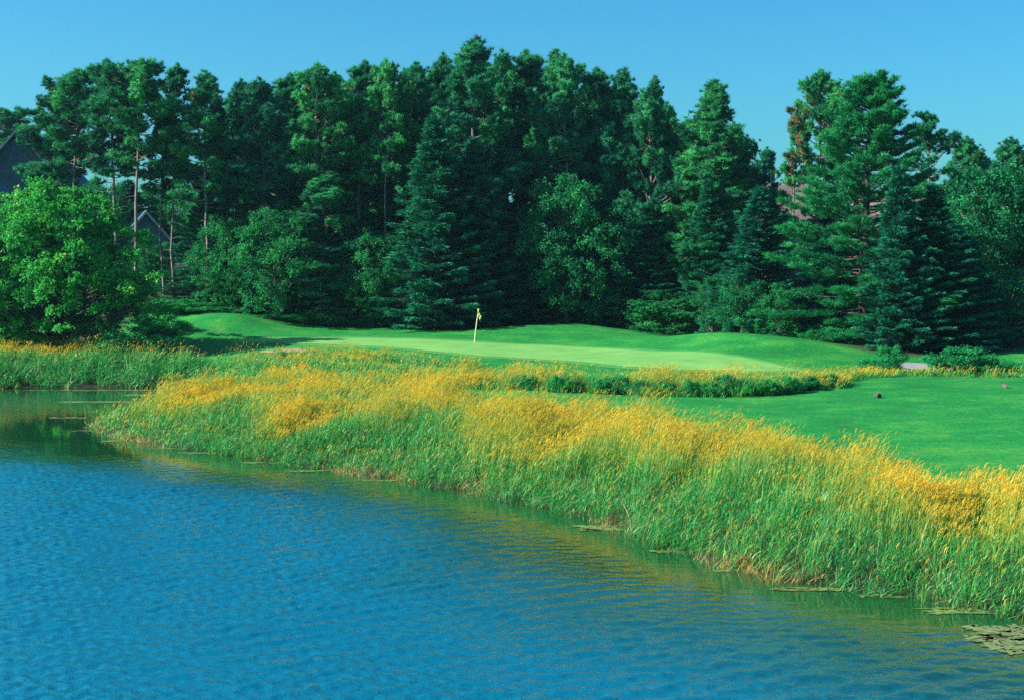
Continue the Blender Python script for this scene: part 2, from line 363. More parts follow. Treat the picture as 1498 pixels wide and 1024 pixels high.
for k in range(46):
    lam = .24*(3.6)**rw_.random()**1.6; th = PI/2+.18+rw_.normal()*.55; kk = 2*PI/lam
    WZ += (.24*lam/(2*PI)/math.sqrt(46/2))*1.0*np.sin(kk*(WX*math.cos(th)+WY*math.sin(th))+rw_.uniform(0, 6.3)+1.2*vnoise(WX, WY, 3.3, 20+k % 5))
WZ *= amp*(1-sm(58, 62, WY))
o = obj('lake_water', np.stack([WX, WY, WZ], -1).reshape(-1, 3), grid_quads(len(wx), len(wy)), M['water'], attrs={'rough': amp.ravel(), 'sky_tint': sky_tint.ravel()}, smooth=True)
tag(o, 'blue rippled lake water', kind='structure')

# ------------------------------------------------------------------ foliage builders
def unit(v): return v/(np.linalg.norm(v, axis=-1, keepdims=True)+1e-9)
def shards(Cn, D, ln, wd, r):
    """narrow triangles starting at Cn, pointing along D"""
    n = len(Cn); side = unit(np.cross(D, unit(r.normal(size=(n, 3)))))
    a = Cn-side*wd[:, None]/2; b = Cn+side*wd[:, None]/2; t = Cn+D*ln[:, None]
    V = np.stack([a, b, t], 1).reshape(-1, 3); T = np.arange(3*n).reshape(-1, 3)
    return V, T
def leaves(Cn, Nn, size, r):
    """rhombic leaves as two triangles folded along the midrib"""
    n = len(Cn); d = unit(np.cross(Nn, unit(r.normal(size=(n, 3))))); s = np.cross(Nn, d)
    L_ = size[:, None]; a = Cn-d*L_*.5; b = Cn+d*L_*.5; f = Nn*L_*.12
    c_ = Cn+s*L_*.32+f; e = Cn-s*L_*.32+f
    V = np.stack([a, c_, b, e], 1).reshape(-1, 3); k = np.arange(n)[:, None]*4
    T = np.concatenate([k+[0, 1, 2], k+[0, 2, 3]], 1).reshape(-1, 3)
    return V, T
def curve(p0, az, el0, el1, ln, n=6, r=None, wob=.0):
    """branch polyline starting at p0 with elevation going el0->el1"""
    P = [np.array(p0, float)]; a = az
    for i in range(n-1):
        e = el0+(el1-el0)*i/(n-2 if n > 2 else 1)
        if wob: a += r.normal()*wob; e += r.normal()*wob
        P.append(P[-1]+np.array([math.cos(a)*math.cos(e), math.sin(a)*math.cos(e), math.sin(e)])*ln/(n-1))
    return np.array(P)
def at_line(P, s):
    x = s*(len(P)-1); i = np.minimum(x.astype(int), len(P)-2); f = (x-i)[:, None]
    return P[i]*(1-f)+P[i+1]*f
def trunk_line(H, r, lean=.02, wob=.06, n=14):
    z = np.linspace(-.6, H, n); x = np.cumsum(r.normal(size=n)*wob); y = np.cumsum(r.normal(size=n)*wob); x -= x[0]; y -= y[0]
    return np.stack([x+z*lean*r.normal(), y+z*lean*r.normal(), z], 1)
def on_trunk(TL, z):
    return np.array([np.interp(z, TL[:, 2], TL[:, 0]), np.interp(z, TL[:, 2], TL[:, 1]), z])

def make_pine(seed, H=22, cb=.42, R=3.2, nb=60, dead=0, dome=.75, tuft=.37, nn=30, knobs=5):
    """long bare stem, open crown whose upswept limbs end in separate needle pads"""
    r = np.random.default_rng(seed); TL = trunk_line(H*.97, r, .012, .08)
    tr = [(TL, np.linspace(.17, .04, len(TL)))]
    TC = []; TD = []; TS = []; TP = []
    def pad(c0, dv, n, sp, pv):
        c_ = c0+r.normal(size=(int(n*1.3), 3))*np.array([sp, sp, sp*.8])*1.25; n = len(c_); TC.append(c_)
        TD.append(unit(np.tile(dv*.45+np.array([0, 0, .6]), (n, 1))+r.normal(size=(n, 3))*.35)); TS.append(r.uniform(.7, 1.25, n)*tuft); TP.append(np.clip(pv+r.normal(size=n)*.10, 0, .92))
    lob = r.uniform(0, 6.28, 3); gap = r.uniform(.1, .9, 2)
    for i in range(nb):
        t = ((i+r.random())/nb)**.9
        if any(abs(t-g) < .018 for g in gap): continue
        z = H*(cb+(.935-cb)*t); az = i*2.4+r.normal()*.6
        prof = (1-t**1.6)**dome*(.50+.50*min(1, t/.35))*(1+.22*math.cos(az-lob[0]+t*5)+.15*math.cos(2*az-lob[1]))
        ln = R*prof*r.uniform(.40, 1.32)+.35
        p0 = on_trunk(TL, z); el = -.05+.85*t+r.normal()*.2
        P = curve(p0, az, el, el+.6, ln, 7, r, .10)
        tr.append((P, np.linspace(.022+.014*ln, .014, 7)))
        pv = np.clip(r.normal(.45, .22), .05, .9); dv = unit(P[-1]-P[-2]); pad(P[-1], dv, 5, .17, pv+.1)
        m_ = int(1+ln*2.3)
        for b in range(m_):                       # side limbs with their own pads
            s0 = r.uniform(.35, .95); q = at_line(P, np.array([s0]))[0]; l2 = r.uniform(.35, .9)*(.5+.3*ln)*(1.15-s0*.5)
            a2 = az+r.choice([-1, 1])*r.uniform(.4, 1.1); Q = curve(q, a2, el+.1, el+.9, l2, 4, r, .12)
            tr.append((Q, np.linspace(.018, .010, 4))); pad(Q[-1], unit(Q[-1]-Q[-2]), r.integers(3, 6), .16, pv)
            if l2 > .6: pad(Q[2], unit(Q[2]-Q[1]), 2, .14, pv-.15)
    for i in range(knobs):                       # several competing leaders make the knobbly top
        a = r.uniform(0, 6.28); z = H*r.uniform(.80, .91); P = curve(on_trunk(TL, z), a, .5, 1.35, r.uniform(.5, 1.4), 5, r, .1)
        tr.append((P, np.linspace(.03, .014, 5))); pad(P[-1], np.array([0, 0, 1.]), 4, .13, .55); pad(P[2], np.array([0, 0, 1.]), 3, .17, .4)
    top = on_trunk(TL, H*.97)
    for q, (dz, sp, k) in enumerate([(.15, .06, 3), (-.25, .10, 3), (-.65, .20, 4), (-1.1, .34, 6)]): pad(top+[0, 0, dz], np.array([0, 0, 1.]), k, sp, .55-.05*q)
    for i in range(18):                          # dead limbs below the crown
        z = H*r.uniform(.1, max(.16, cb+.05)); ln = r.uniform(.4, 1.5)
        tr.append((curve(on_trunk(TL, z), r.uniform(0, 6.28), .1, r.uniform(-.3, .5), ln, 5, r, .15), np.linspace(.026, .008, 5)))
    C_ = np.concatenate(TC); D_ = np.concatenate(TD); S_ = np.concatenate(TS); tv = np.concatenate(TP); n = len(C_)
    tv[r.random(n) < .012] = .96
    if dead:
        side = (C_[:, 2] > H*.6) & (C_[:, 0] < .2); tv[side & (r.random(n) < dead)] = .99
    rep = np.repeat(tv, nn)
    Cn = np.repeat(C_, nn, 0); Dn = np.repeat(D_, nn, 0); Sn = np.repeat(S_, nn)
    d = unit(unit(r.normal(size=Cn.shape))*.95+Dn*.8); base = Cn+r.normal(size=Cn.shape)*Sn[:, None]*.12
    V, T = shards(base, d, Sn*r.uniform(.55, 1.05, len(Sn)), np.full(len(Sn), .062), r)
    v = np.where(rep < .93, np.clip(rep+r.normal(size=len(Sn))*.05, 0, .92), rep)
    return (V, T, np.repeat(v, 3)), tubes(tr, 5)

def make_spruce(seed, H=15, R=3.0, nb=230, dens=105, droop=-.28, cb=.03, pw=.85, lw=.085):
    r = np.random.default_rng(seed); TL = trunk_line(H, r, .004, .02)
    tr = [(TL, np.linspace(.2, .02, len(TL)))]; C_ = []; D_ = []; vv = []
    for i in range(nb):
        t = ((i+r.random())/nb); z = H*(cb+(.99-cb)*t); az = i*2.399+r.normal()*.35
        ln = (R*(1-t)**pw*(.80+.2*min(1, t/.12)))*r.uniform(.72, 1.14)+.15
        el = droop+.10*r.normal()+t*.75; P = curve(on_trunk(TL, z), az, el, el+.42, ln, 6, r, .05)
        tr.append((P, np.linspace(.012+.012*ln, .006, 6)))
        k = int(dens*ln*1.15+14); s = r.random(k)**.62
        c_ = at_line(P, s); ax = unit(P[-1]-P[0]); sd_ = np.array([-ax[1], ax[0], 0]); sd_ /= np.linalg.norm(sd_)+1e-9
        wv = (.10+.34*ln**.7*(1-s)**.8*s**.25); q = r.uniform(-1, 1, k); c_ = c_+sd_*(q*wv)[:, None]; c_[:, 2] -= np.abs(q)*wv*.30+r.random(k)*.16
        dd = unit(ax[None]*.7+sd_[None]*(np.sign(q)*.65)[:, None]+np.array([0, 0, -.12])+r.normal(size=(k, 3))*.38)
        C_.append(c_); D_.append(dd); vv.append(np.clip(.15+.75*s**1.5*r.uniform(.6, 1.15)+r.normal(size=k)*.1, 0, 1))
    k = 60; C_.append(np.stack([r.normal(size=k)*.05, r.normal(size=k)*.05, H*r.uniform(.965, 1.0, k)], 1)+[TL[-1, 0], TL[-1, 1], 0]); D_.append(unit(r.normal(size=(k, 3))*.5+[0, 0, .6])); vv.append(np.full(k, .6))
    C_ = np.concatenate(C_); D_ = np.concatenate(D_); v = np.concatenate(vv); n = len(C_)
    V, T = shards(C_, D_, r.uniform(.14, .34, n), np.full(n, lw)*r.uniform(.7, 1.3, n), r)
    return (V, T, np.repeat(v, 3)), tubes(tr, 5)

def make_wpine(seed, H=22, R=5.6):
    r = np.random.default_rng(seed); TL = trunk_line(H, r, .006, .05)
    tr = [(TL, np.linspace(.36, .05, len(TL)))]; TC = []; TD = []; TV = []; TS = []
    z = H*.05; j = 0
    while z < H*.985:
        t = z/H; nbr = r.integers(5, 8)
        for b in range(nbr):
            az = j*1.3+b*2*PI/nbr+r.normal()*.25
            prof = (1-t)**.68*(.72+.28*min(1, t/.22))
            ln = R*prof*r.uniform(.62, 1.2)+.5
            if r.random() < .10: ln *= 1.22
            el = -.22+.75*t**1.3+r.normal()*.10
            P = curve(on_trunk(TL, z+r.normal()*.15), az, el, el+.30+.45*t, ln, 8, r, .06)
            tr.append((P, np.linspace(.03+.014*ln, .012, 8)))
            k = int(9*ln+8); s = r.uniform(.22, 1, k)**.7; s[:2] = 1
            c_ = at_line(P, s); ax = unit(P[-1]-P[-3]); sd_ = np.array([-ax[1], ax[0], 0]); sd_ /= np.linalg.norm(sd_)+1e-9
            q = r.uniform(-1, 1, k); wv = (.15+.30*ln**.75)*(1.12-s)**.6
            c_ = c_+sd_*(q*wv)[:, None]+ax*(r.normal(size=k)*.15)[:, None]; c_[:, 2] += r.uniform(-.10, .20, k)
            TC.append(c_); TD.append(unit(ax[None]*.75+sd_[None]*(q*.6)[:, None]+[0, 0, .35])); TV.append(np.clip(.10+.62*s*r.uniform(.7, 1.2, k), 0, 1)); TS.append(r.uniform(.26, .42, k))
        z += H*.030*(1.25-.55*t)*r.uniform(.8, 1.25); j += 1
    k = 14; TC.append(np.array([on_trunk(TL, q) for q in np.linspace(H*.95, H*1.0, k)])+r.normal(size=(k, 3))*.15); TD.append(np.tile([0, 0, 1.], (k, 1))); TV.append(np.full(k, .6)); TS.append(np.full(k, .36))
    C_ = np.concatenate(TC); D_ = np.concatenate(TD); v = np.concatenate(TV); S_ = np.concatenate(TS); nn = 26
    Cn = np.repeat(C_, nn, 0); Dn = np.repeat(D_, nn, 0); Sn = np.repeat(S_, nn)
    d = unit(unit(r.normal(size=Cn.shape))*.75+Dn*.95); n = len(Sn)
    V, T = shards(Cn+r.normal(size=Cn.shape)*.07, d, Sn*r.uniform(.55, 1.05, n), np.full(n, .055), r)
    return (V, T, np.repeat(np.clip(np.repeat(v, nn)+r.normal(size=n)*.08, 0, 1), 3)), tubes(tr, 6)

def make_broad(seed, H=11, R=5.5, z0=.06, ncl=150, nlf=330, ls=.17, cl=(.7, 1.35), trunk=.26, shape=.8, inner=.25):
    """crown of leafy twigs gathered in uneven clumps"""
    r = np.random.default_rng(seed); zc = H*(z0+1)/2; hz = H*(1-z0)/2
    TL = trunk_line(H*.62, r, .02, .05, 8); tr = [(TL, np.linspace(trunk, trunk*.35, 8))] if trunk else []
    C_ = []; Nn = []; vv = []
    lob = r.normal(size=(5, 3)); lob = unit(lob); la = r.uniform(.05, .2, 5)
    for i in range(ncl):
        d = unit(r.normal(size=3)); q = r.uniform(.55, 1.0) if r.random() > inner else r.uniform(.15, .6)
        rr = 1+sum(a*max(0, float(d@b))**2*2 for a, b in zip(la, lob))-.12
        taper = 1-.25*max(0, d[2])**2*shape
        c0 = np.array([d[0]*R*q*rr*taper, d[1]*R*q*rr*taper, zc+d[2]*hz*q*min(rr, 1.05)])
        cr = r.uniform(*cl)*(1.1-.35*q)
        c0[2] = min(max(c0[2], cr*.3), H-cr*.45)
        if trunk and i % 2 == 0:
            st = on_trunk(TL, min(H*.6, max(.3, c0[2]*r.uniform(.35, .7)))); mid = (st+c0)/2+[0, 0, .25*r.random()]
            tr.append((np.array([st, (st+mid)/2+r.normal(size=3)*.06, mid, (mid+c0)/2+r.normal(size=3)*.08, c0]), np.linspace(.06*trunk/.26+.03, .012, 5)))
        k = int(nlf*(cr/np.mean(cl))**2)
        # twigs: leaves strung along short arcs leaving the clump centre
        nt2 = max(6, k//11); td = unit(r.normal(size=(nt2, 3))+d*.45+[0, 0, .3]); tl = cr*r.uniform(.55, 1.12, nt2)
        ti = r.integers(0, nt2, k); s = r.random(k)**.6
        c_ = c0+td[ti]*(tl[ti]*s)[:, None]*[1, 1, .8]+r.normal(size=(k, 3))*.09; c_[:, 2] -= .12*s*s
        C_.append(c_); Nn.append(unit(r.normal(size=(k, 3))*.75+td[ti]*.35+[0, 0, .45]))
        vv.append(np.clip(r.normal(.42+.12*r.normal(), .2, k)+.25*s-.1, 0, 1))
    C_ = np.concatenate(C_); Nn = np.concatenate(Nn); v = np.concatenate(vv)
    keep = C_[:, 2] > .02; C_, Nn, v = C_[keep], Nn[keep], v[keep]
    V, T = leaves(C_, Nn, r.uniform(.65, 1.3, len(C_))*ls, r)
    if not tr: 
        for i in range(9): tr.append((curve((r.normal()*.1, r.normal()*.1, -.1), r.uniform(0, 6.28), 1.35, .9, H*.7, 5, r, .12), np.linspace(.03, .008, 5)))
    return (V, T, np.repeat(v, 4)), tubes(tr, 6)

class Kind:
    def __init__(s, name, fol, tub, leafmat, barkmat, H, R, trunkname='trunk', crownname='crown', pct=90):
        s.H, s.R, s.name = H, R, name
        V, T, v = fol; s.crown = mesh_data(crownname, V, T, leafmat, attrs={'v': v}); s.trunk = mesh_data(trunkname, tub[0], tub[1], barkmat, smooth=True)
        s.tn, s.cn = trunkname, crownname
        s.top = float(V[:, 2].max()); q = np.hypot(V[:, 0], V[:, 1]); s.rad = float(np.percentile(q, pct))
def plant(K, px, topy, wpx, d, label, cat='tree', group=None, rz=None, name=None, dz=0.0):
    x, y = XD(px, d); g = float(ground(x, y))-.05+dz; top = CAMH+(HY-topy)/F*d
    sz = (top-g)/K.top; sx = (wpx/F*d/2)/K.rad
    e = empty(name or K.name, (x, y, g), rng.uniform(0, 2*PI) if rz is None else rz, (sx, sx, sz))
    put(bpy.data.objects.new(K.tn, K.trunk), e); put(bpy.data.objects.new(K.cn, K.crown), e)
    return tag(e, label, cat, group)

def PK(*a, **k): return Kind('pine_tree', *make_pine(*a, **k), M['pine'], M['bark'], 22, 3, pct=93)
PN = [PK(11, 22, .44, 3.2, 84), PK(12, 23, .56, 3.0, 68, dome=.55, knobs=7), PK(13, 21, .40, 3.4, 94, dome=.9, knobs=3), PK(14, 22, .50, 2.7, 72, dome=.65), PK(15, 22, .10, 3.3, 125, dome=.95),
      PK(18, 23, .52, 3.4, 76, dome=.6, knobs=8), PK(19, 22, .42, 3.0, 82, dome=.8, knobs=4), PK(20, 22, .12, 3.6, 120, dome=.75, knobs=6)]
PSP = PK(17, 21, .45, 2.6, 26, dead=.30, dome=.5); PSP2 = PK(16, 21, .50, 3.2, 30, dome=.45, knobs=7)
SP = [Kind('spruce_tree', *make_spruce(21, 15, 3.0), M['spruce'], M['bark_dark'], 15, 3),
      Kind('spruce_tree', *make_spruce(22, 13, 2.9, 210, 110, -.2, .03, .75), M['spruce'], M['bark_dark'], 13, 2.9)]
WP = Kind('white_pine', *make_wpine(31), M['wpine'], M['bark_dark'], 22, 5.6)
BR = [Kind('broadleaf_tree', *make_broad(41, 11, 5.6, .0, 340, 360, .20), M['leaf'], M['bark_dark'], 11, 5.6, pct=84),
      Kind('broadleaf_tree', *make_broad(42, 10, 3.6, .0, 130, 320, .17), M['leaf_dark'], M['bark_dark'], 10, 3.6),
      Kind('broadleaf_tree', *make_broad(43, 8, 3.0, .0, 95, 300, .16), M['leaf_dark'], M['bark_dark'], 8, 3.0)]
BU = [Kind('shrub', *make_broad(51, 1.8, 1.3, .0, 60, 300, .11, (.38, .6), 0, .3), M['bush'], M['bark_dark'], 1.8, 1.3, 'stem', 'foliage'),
      Kind('shrub', *make_broad(52, 1.5, 1.6, .0, 60, 280, .10, (.35, .55), 0, .3), M['bush'], M['bark_dark'], 1.5, 1.6, 'stem', 'foliage')]

# ------------------------------------------------------------------ trees, one by one
# (kind, px, top py, crown width px, distance, label)
P0, P1, P2, P3, P4, P5, P6, P7 = PN
trees = [
 (BR[2], 222, 345, 62, 128, 'thin leafy tree in the gap right of the large leafy tree'),
 (P3, 240, 150, 50, 124, 'thin pine stem between the leaning pine and the slender pine'),
 (P1, 12, 158, 75, 172, 'pine at the far left edge, peeping over the grey roof'),
 (P6, 78, 119, 84, 124, 'pine at the left end of the treeline, beside the grey roof'),
 (P1, 108, 97, 88, 121, 'tall open-topped pine, second along the treeline from the left'),
 (P3, 160, 83, 84, 119, 'tall pine with a bare stem rising behind the leafy lakeside tree'),
 (P1, 203, 81, 88, 117, 'tall pine with a leaning bare trunk over the leafy lakeside tree'),
 (P3, 255, 90, 52, 121, 'very slender pine standing alone against the sky on the left'),
 (P6, 303, 102, 80, 118, 'pine with a pointed crown just right of the slender pine'),
 (P2, 345, 113, 78, 125, 'lower pine between the pointed pine and the double-trunked pine'),
 (P0, 388, 112, 92, 119, 'broad pine with long bare trunk over the low light green bushes'),
 (P3, 418, 105, 72, 127, 'narrow pine set back between two broad pines left of centre'),
 (P5, 457, 89, 92, 118, 'pine with rounded dark crown above the pale birch-like stem'),
 (P2, 498, 103, 74, 126, 'low-topped pine filling a dip in the treeline left of centre'),
 (P3, 527, 86, 74, 121, 'pine with pale sunlit trunk visible halfway up, left of centre'),
 (P5, 566, 83, 80, 118, 'flat-topped pine left of the big spruce'),
 (P6, 604, 86, 80, 122, 'pine just left of the highest peak of the wood'),
 (P2, 650, 76, 84, 127, 'pine forming the left shoulder of the highest peak'),
 (P7, 688, 47, 140, 117, 'highest pine of the whole treeline, above the flagstick'),
 (P0, 728, 70, 84, 124, 'pine forming the right shoulder of the highest peak'),
 (P3, 777, 70, 78, 125, 'spiky-topped pine right of the highest peak'),
 (P4, 806, 67, 88, 121, 'tall pine with clustered points right of centre'),
 (P5, 833, 75, 86, 118, 'pine with sunlit upper crown above the bright broadleaf tree'),
 (P3, 876, 95, 78, 122, 'narrow pine where the treeline starts to fall to the right'),
 (P4, 916, 97, 88, 119, 'dense pine on the falling right slope of the treeline'),
 (P7, 946, 109, 80, 116, 'round-shouldered pine on the falling right slope of the treeline'),
 (P0, 982, 146, 70, 122, 'low dark pine in the notch left of the separate round pine'),
 (P4, 1036, 112, 112, 114, 'separate full pine rising right of the notch, with thin red-brown stem'),
 (P2, 1072, 176, 78, 118, 'low pine on the right flank of the separate full pine'),
 (P0, 1118, 214, 50, 135, 'small distant pine in the gap left of the half-dead pine'),
 (PSP, 1150, 148, 70, 112, 'half-dead sparse pine with orange-brown twigs in front of the brown roof'),
 (P5, 1193, 99, 88, 118, 'tall clear-stemmed pine behind the big white pine'),
 (PSP2, 1368, 160, 96, 112, 'open branched pine right of the big white pine'),
 (P2, 1423, 198, 74, 122, 'low pine at the right beyond the open branched pine'),
 (P2, 1488, 199, 74, 124, 'pine at the right edge of the frame'),
 (WP, 1262, 106, 236, 99, 'big layered white pine dominating the right side'),
 (SP[0], 1318, 240, 104, 92, 'narrow dark spruce standing against the right side of the big white pine'),
 (SP[0], 1368, 268, 136, 93, 'very dark wide spruce in the shade right of the white pine'),
 (SP[1], 1415, 345, 100, 94, 'short dark spruce below the broadleaf trees on the right'),
 (BR[1], 1446, 236, 150, 108, 'green broadleaf tree at the right behind the path'),
 (BR[1], 1520, 228, 160, 110, 'broadleaf tree cut by the right edge of the frame'),
 (BR[2], 1478, 395, 120, 97, 'small dark broadleaf tree at the foot of the right-hand wood'),
 (SP[0], 640, 165, 140, 112, 'big spruce with pale exposed trunk base left of the flagstick'),
 (SP[0], 690, 200, 130, 114, 'dark spruce behind the flagstick'),
 (SP[1], 752, 330, 110, 116, 'deeply shaded spruce just right of the flagstick'),
 (SP[1], 890, 330, 120, 117, 'shaded spruce behind the highest mound'),
 (SP[0], 955, 300, 110, 115, 'black-green spruce in heavy shade behind the dip between the mounds'),
 (BR[1], 832, 256, 140, 114, 'bright-topped broadleaf tree standing out in the shaded wood'),
 (BR[2], 900, 425, 110, 115, 'low dark broadleaf tree at the foot of the shaded wood'),
 (BR[2], 980, 425, 110, 110, 'low dark tree behind the dip between the mounds'),
 (SP[0], 1038, 262, 90, 111, 'slim spruce under the separate full pine'),
 (SP[0], 1108, 272, 128, 103, 'bell-shaped spruce behind the right-hand mound'),
 (BR[2], 1085, 400, 62, 100, 'bright young broadleaf tree against the foot of the bell-shaped spruce'),
 (BR[2], 1140, 415, 60, 98.5, 'dark young broadleaf tree right of the bell-shaped spruce foot'),
 (BR[2], 1042, 405, 48, 104, 'small yellow-green tree at the left foot of the bell-shaped spruce'),
 (P7, 470, 250, 120, 116, 'young full pine standing before the tall pines left of centre'),
 (BR[1], 405, 300, 110, 115, 'bushy light-leaved tree above the low light green bushes'),
 (BR[1], 545, 340, 100, 115, 'broadleaf tree tucked against the left side of the big spruce'),
 (BR[2], 590, 415, 80, 116, 'small leafy tree at the left foot of the big spruce'),
 (BR[1], 330, 315, 100, 118, 'loose leafy tree beside the bare trunks on the left'),
 (BR[2], 365, 385, 90, 119, 'small leafy tree right of the bare trunks'),
 (BR[2], 430, 400, 90, 118, 'dark leafy tree above the low light green bushes'),
 (BR[2], 495, 395, 100, 117, 'dark leafy tree between the low bushes and the big spruce'),
 (BR[0], 80, 258, 206, 99, 'large bright leafy tree at the left beside the lake'),
 (BR[0], -30, 280, 200, 101, 'leafy tree cut by the left edge of the frame'),
]
for K, px, ty, w, d, lab in trees: plant(K, px, ty-2, w*(1.18 if K in PN else 1.08), d, lab)
# second and third rows that close the wood
rr_ = np.random.default_rng(5)
sky = [(0, 175), (60, 175), (75, 135), (110, 118), (210, 105), (235, 190), (300, 130), (400, 125), (460, 108), (500, 120), (600, 105), (640, 95), (690, 72), (740, 92), (800, 90), (840, 92), (880, 115), (940, 125), (990, 165), (1035, 135), (1075, 190), (1100, 235), (1150, 280)]
sx_, sy_ = zip(*sky)
for i, px in enumerate(np.arange(312, 1085, 33)):
    px += rr_.uniform(-9, 9); ty = np.interp(px, sx_, sy_)+rr_.uniform(6, 30); d = rr_.uniform(128, 142)
    plant(PN[[4, 2, 0, 4, 3][i % 5]], px, ty, rr_.uniform(85, 105), d, 'pine in the crowded rows far inside the wood', group='pines filling the inside of the wood')
for i, px in enumerate(np.arange(300, 1080, 52)):
    px += rr_.uniform(-10, 10); plant([SP[0], BR[1], SP[1]][i % 3], px, rr_.uniform(250, 330), rr_.uniform(95, 130), rr_.uniform(121, 126),
          'shaded understorey tree among the trunks of the wood', group='understorey trees inside the wood')
for px, ty, w, d in [(1215, 260, 110, 125), (1250, 330, 110, 118), (1385, 300, 120, 124), (1450, 290, 120, 130), (1510, 300, 120, 122), (-10, 190, 90, 168), (45, 200, 80, 170), (150, 260, 90, 140), (1180, 330, 70, 150), (185, 262, 110, 163), (232, 270, 110, 166), (280, 258, 110, 164), (330, 235, 120, 158), (372, 225, 120, 160), (415, 240, 120, 156), (455, 220, 120, 160), (500, 235, 120, 157), (545, 230, 120, 160), (590, 240, 120, 158), (1000, 270, 120, 150), (900, 250, 120, 155)]:
    plant([BR[1], SP[0]][int(px) % 2], px, ty, w, d, 'dark tree partly hidden behind the front trees', group='half hidden trees behind the front row')

# shrubs
shr = [(0, 1405, 508, 70, 77.5, 'big round green shrub on the far side of the tee'), (1, 1440, 520, 44, 77, 'smaller round shrub right of the big round shrub'), (0, 1302, 506, 34, 79, 'upright shrub with pale tip left of the gravel path'),
       (1, 1288, 525, 50, 78, 'low dark shrub at the left end of the tee grass'), (1, 1480, 530, 60, 79, 'low shrub at the right end of the tee grass'),
       (1, 410, 462, 60, 116, 'low light green bush, leftmost of the row under the pines'), (1, 450, 456, 66, 116, 'low light green bush in the middle of the row under the pines'), (0, 490, 462, 50, 116, 'low light green bush, right end of the row under the pines'),
       (0, 258, 440, 70, 117, 'leafy bush at the foot of the bare pine trunks'), (1, 300, 446, 74, 117, 'spreading bush beside the pale mulch on the left'), (1, 345, 452, 60, 117, 'bush behind the crest of the left mound'),
       (0, 228, 462, 60, 109, 'shaded bush right of the large leafy tree'), (1, 185, 488, 100, 96, 'rounded bush in the reeds under the large leafy tree'),
       (1, 700, 462, 70, 119, 'dark bush behind the flagstick'), (0, 545, 455, 60, 117, 'dark bush left of the big spruce'),
       (1, 818, 550, 30, 67.2, 'small dark shrub in the grass strip below the green'), (1, 905, 550, 40, 66.5, 'dark shrub in the middle of the grass strip below the green'), (1, 1062, 548, 40, 65.3, 'dark shrub near the right end of the grass strip'),
       (1, 1180, 478, 50, 99, 'bush in the shade behind the right mound'), (0, 1235, 480, 60, 95, 'bush under the lit boughs of the white pine'), (1, 1200, 486, 50, 95, 'low bush left of the white pine foot'),
       (0, 1460, 470, 70, 101, 'bush below the broadleaf trees on the right')]
for k, px, ty, w, d, lab in shr: plant(BU[k], px, ty-5, w*1.2, d, lab, 'shrub')

for i, (px, d, w, h) in enumerate([(775, 68.0, 22, 15), (840, 67.4, 24, 18), (880, 66.4, 26, 16), (940, 65.4, 26, 18), (975, 65.0, 24, 15), (1010, 64.8, 28, 19), (1040, 64.6, 24, 16), (1095, 64.9, 28, 19), (1125, 65.3, 24, 17), (1155, 65.8, 28, 20), (1185, 66.8, 24, 16), (1215, 68, 24, 15)]):
    g_ = float(ground(*XD(px, d))); base = HY+(CAMH-g_)/d*F
    plant(BU[i % 2], px, base-h-8, w*1.25, d, 'small leafy bush low in the grass strip below the green', 'shrub', 'small bushes dotted along the grass strip')

# ------------------------------------------------------------------ tall grass
def poly_px(L_): return np.array([XD(a, b) for a, b in L_])
regA = poly_px([(1640, 24), (1640, 33.5), (1498, 34.5), (1400, 36), (1300, 38), (1200, 41), (1100, 44), (1000, 47), (900, 50.5), (800, 54.5), (720, 56.5), (670, 59), (655, 66), (640, 71), (600, 73), (520, 76), (440, 79), (330, 82), (250, 82), (60, 80), (60, 55), (700, 35), (1300, 22)])
regB = poly_px([(640, 68.5), (760, 67.8), (850, 66.8), (950, 64.8), (1060, 63.6), (1150, 64.6), (1215, 67), (1262, 71), (1290, 73.5), (1350, 74.8), (1420, 74.8), (1520, 74.4), (1620, 74), (1620, 78), (1520, 77.5), (1400, 77), (1340, 77), (1270, 77), (1200, 72.5), (1150, 69), (1060, 67.6), (950, 68.4), (850, 70.5), (760, 72), (640, 74)])
regC = poly_px([(-150, 84), (292, 83), (440, 79), (520, 76), (600, 73), (640, 73), (610, 77), (560, 81), (470, 84), (380, 87), (300, 91), (235, 98), (150, 102), (-150, 103)])

def ribbons(B, lean, h, w, face, nseg, kind='blade', v=None, power=1.9, droop=None):
    """B base Nx3, lean Nx2 (tip offset / height)"""
    n = len(B); ss = np.linspace(0, 1, nseg+1); rows = []
    fx = np.stack([np.cos(face), np.sin(face), np.zeros(n)], 1)
    for s in ss:
        hz = s*h if droop is None else h*(s-droop*s**3)
        P = B+np.stack([lean[:, 0]*h*s**power, lean[:, 1]*h*s**power, hz], 1)
        if kind == 'blade': ww = w*(1-s)**.6*(.55+.45*min(1, s*3+.2))
        else: ww = w*math.sin(PI*(.12+.86*s))**.8
        rows.append((P, ww))
    V = []
    for P, ww in rows[:-1]: V += [P-fx*(ww/2)[:, None], P+fx*(ww/2)[:, None]]
    V.append(rows[-1][0]); k = 2*nseg+1
    V = np.stack(V, 1).reshape(-1, 3); T = []
    for i in range(nseg-1): T += [[2*i, 2*i+1, 2*i+3], [2*i, 2*i+3, 2*i+2]]
    T.append([2*nseg-2, 2*nseg-1, 2*nseg]); T = np.array(T)
    Tt = (np.arange(n)[:, None, None]*k+T[None]).reshape(-1, 3)
    tt = np.tile(np.repeat(ss, [2]*nseg+[1]), n)
    return V, Tt, np.repeat(v, k), tt

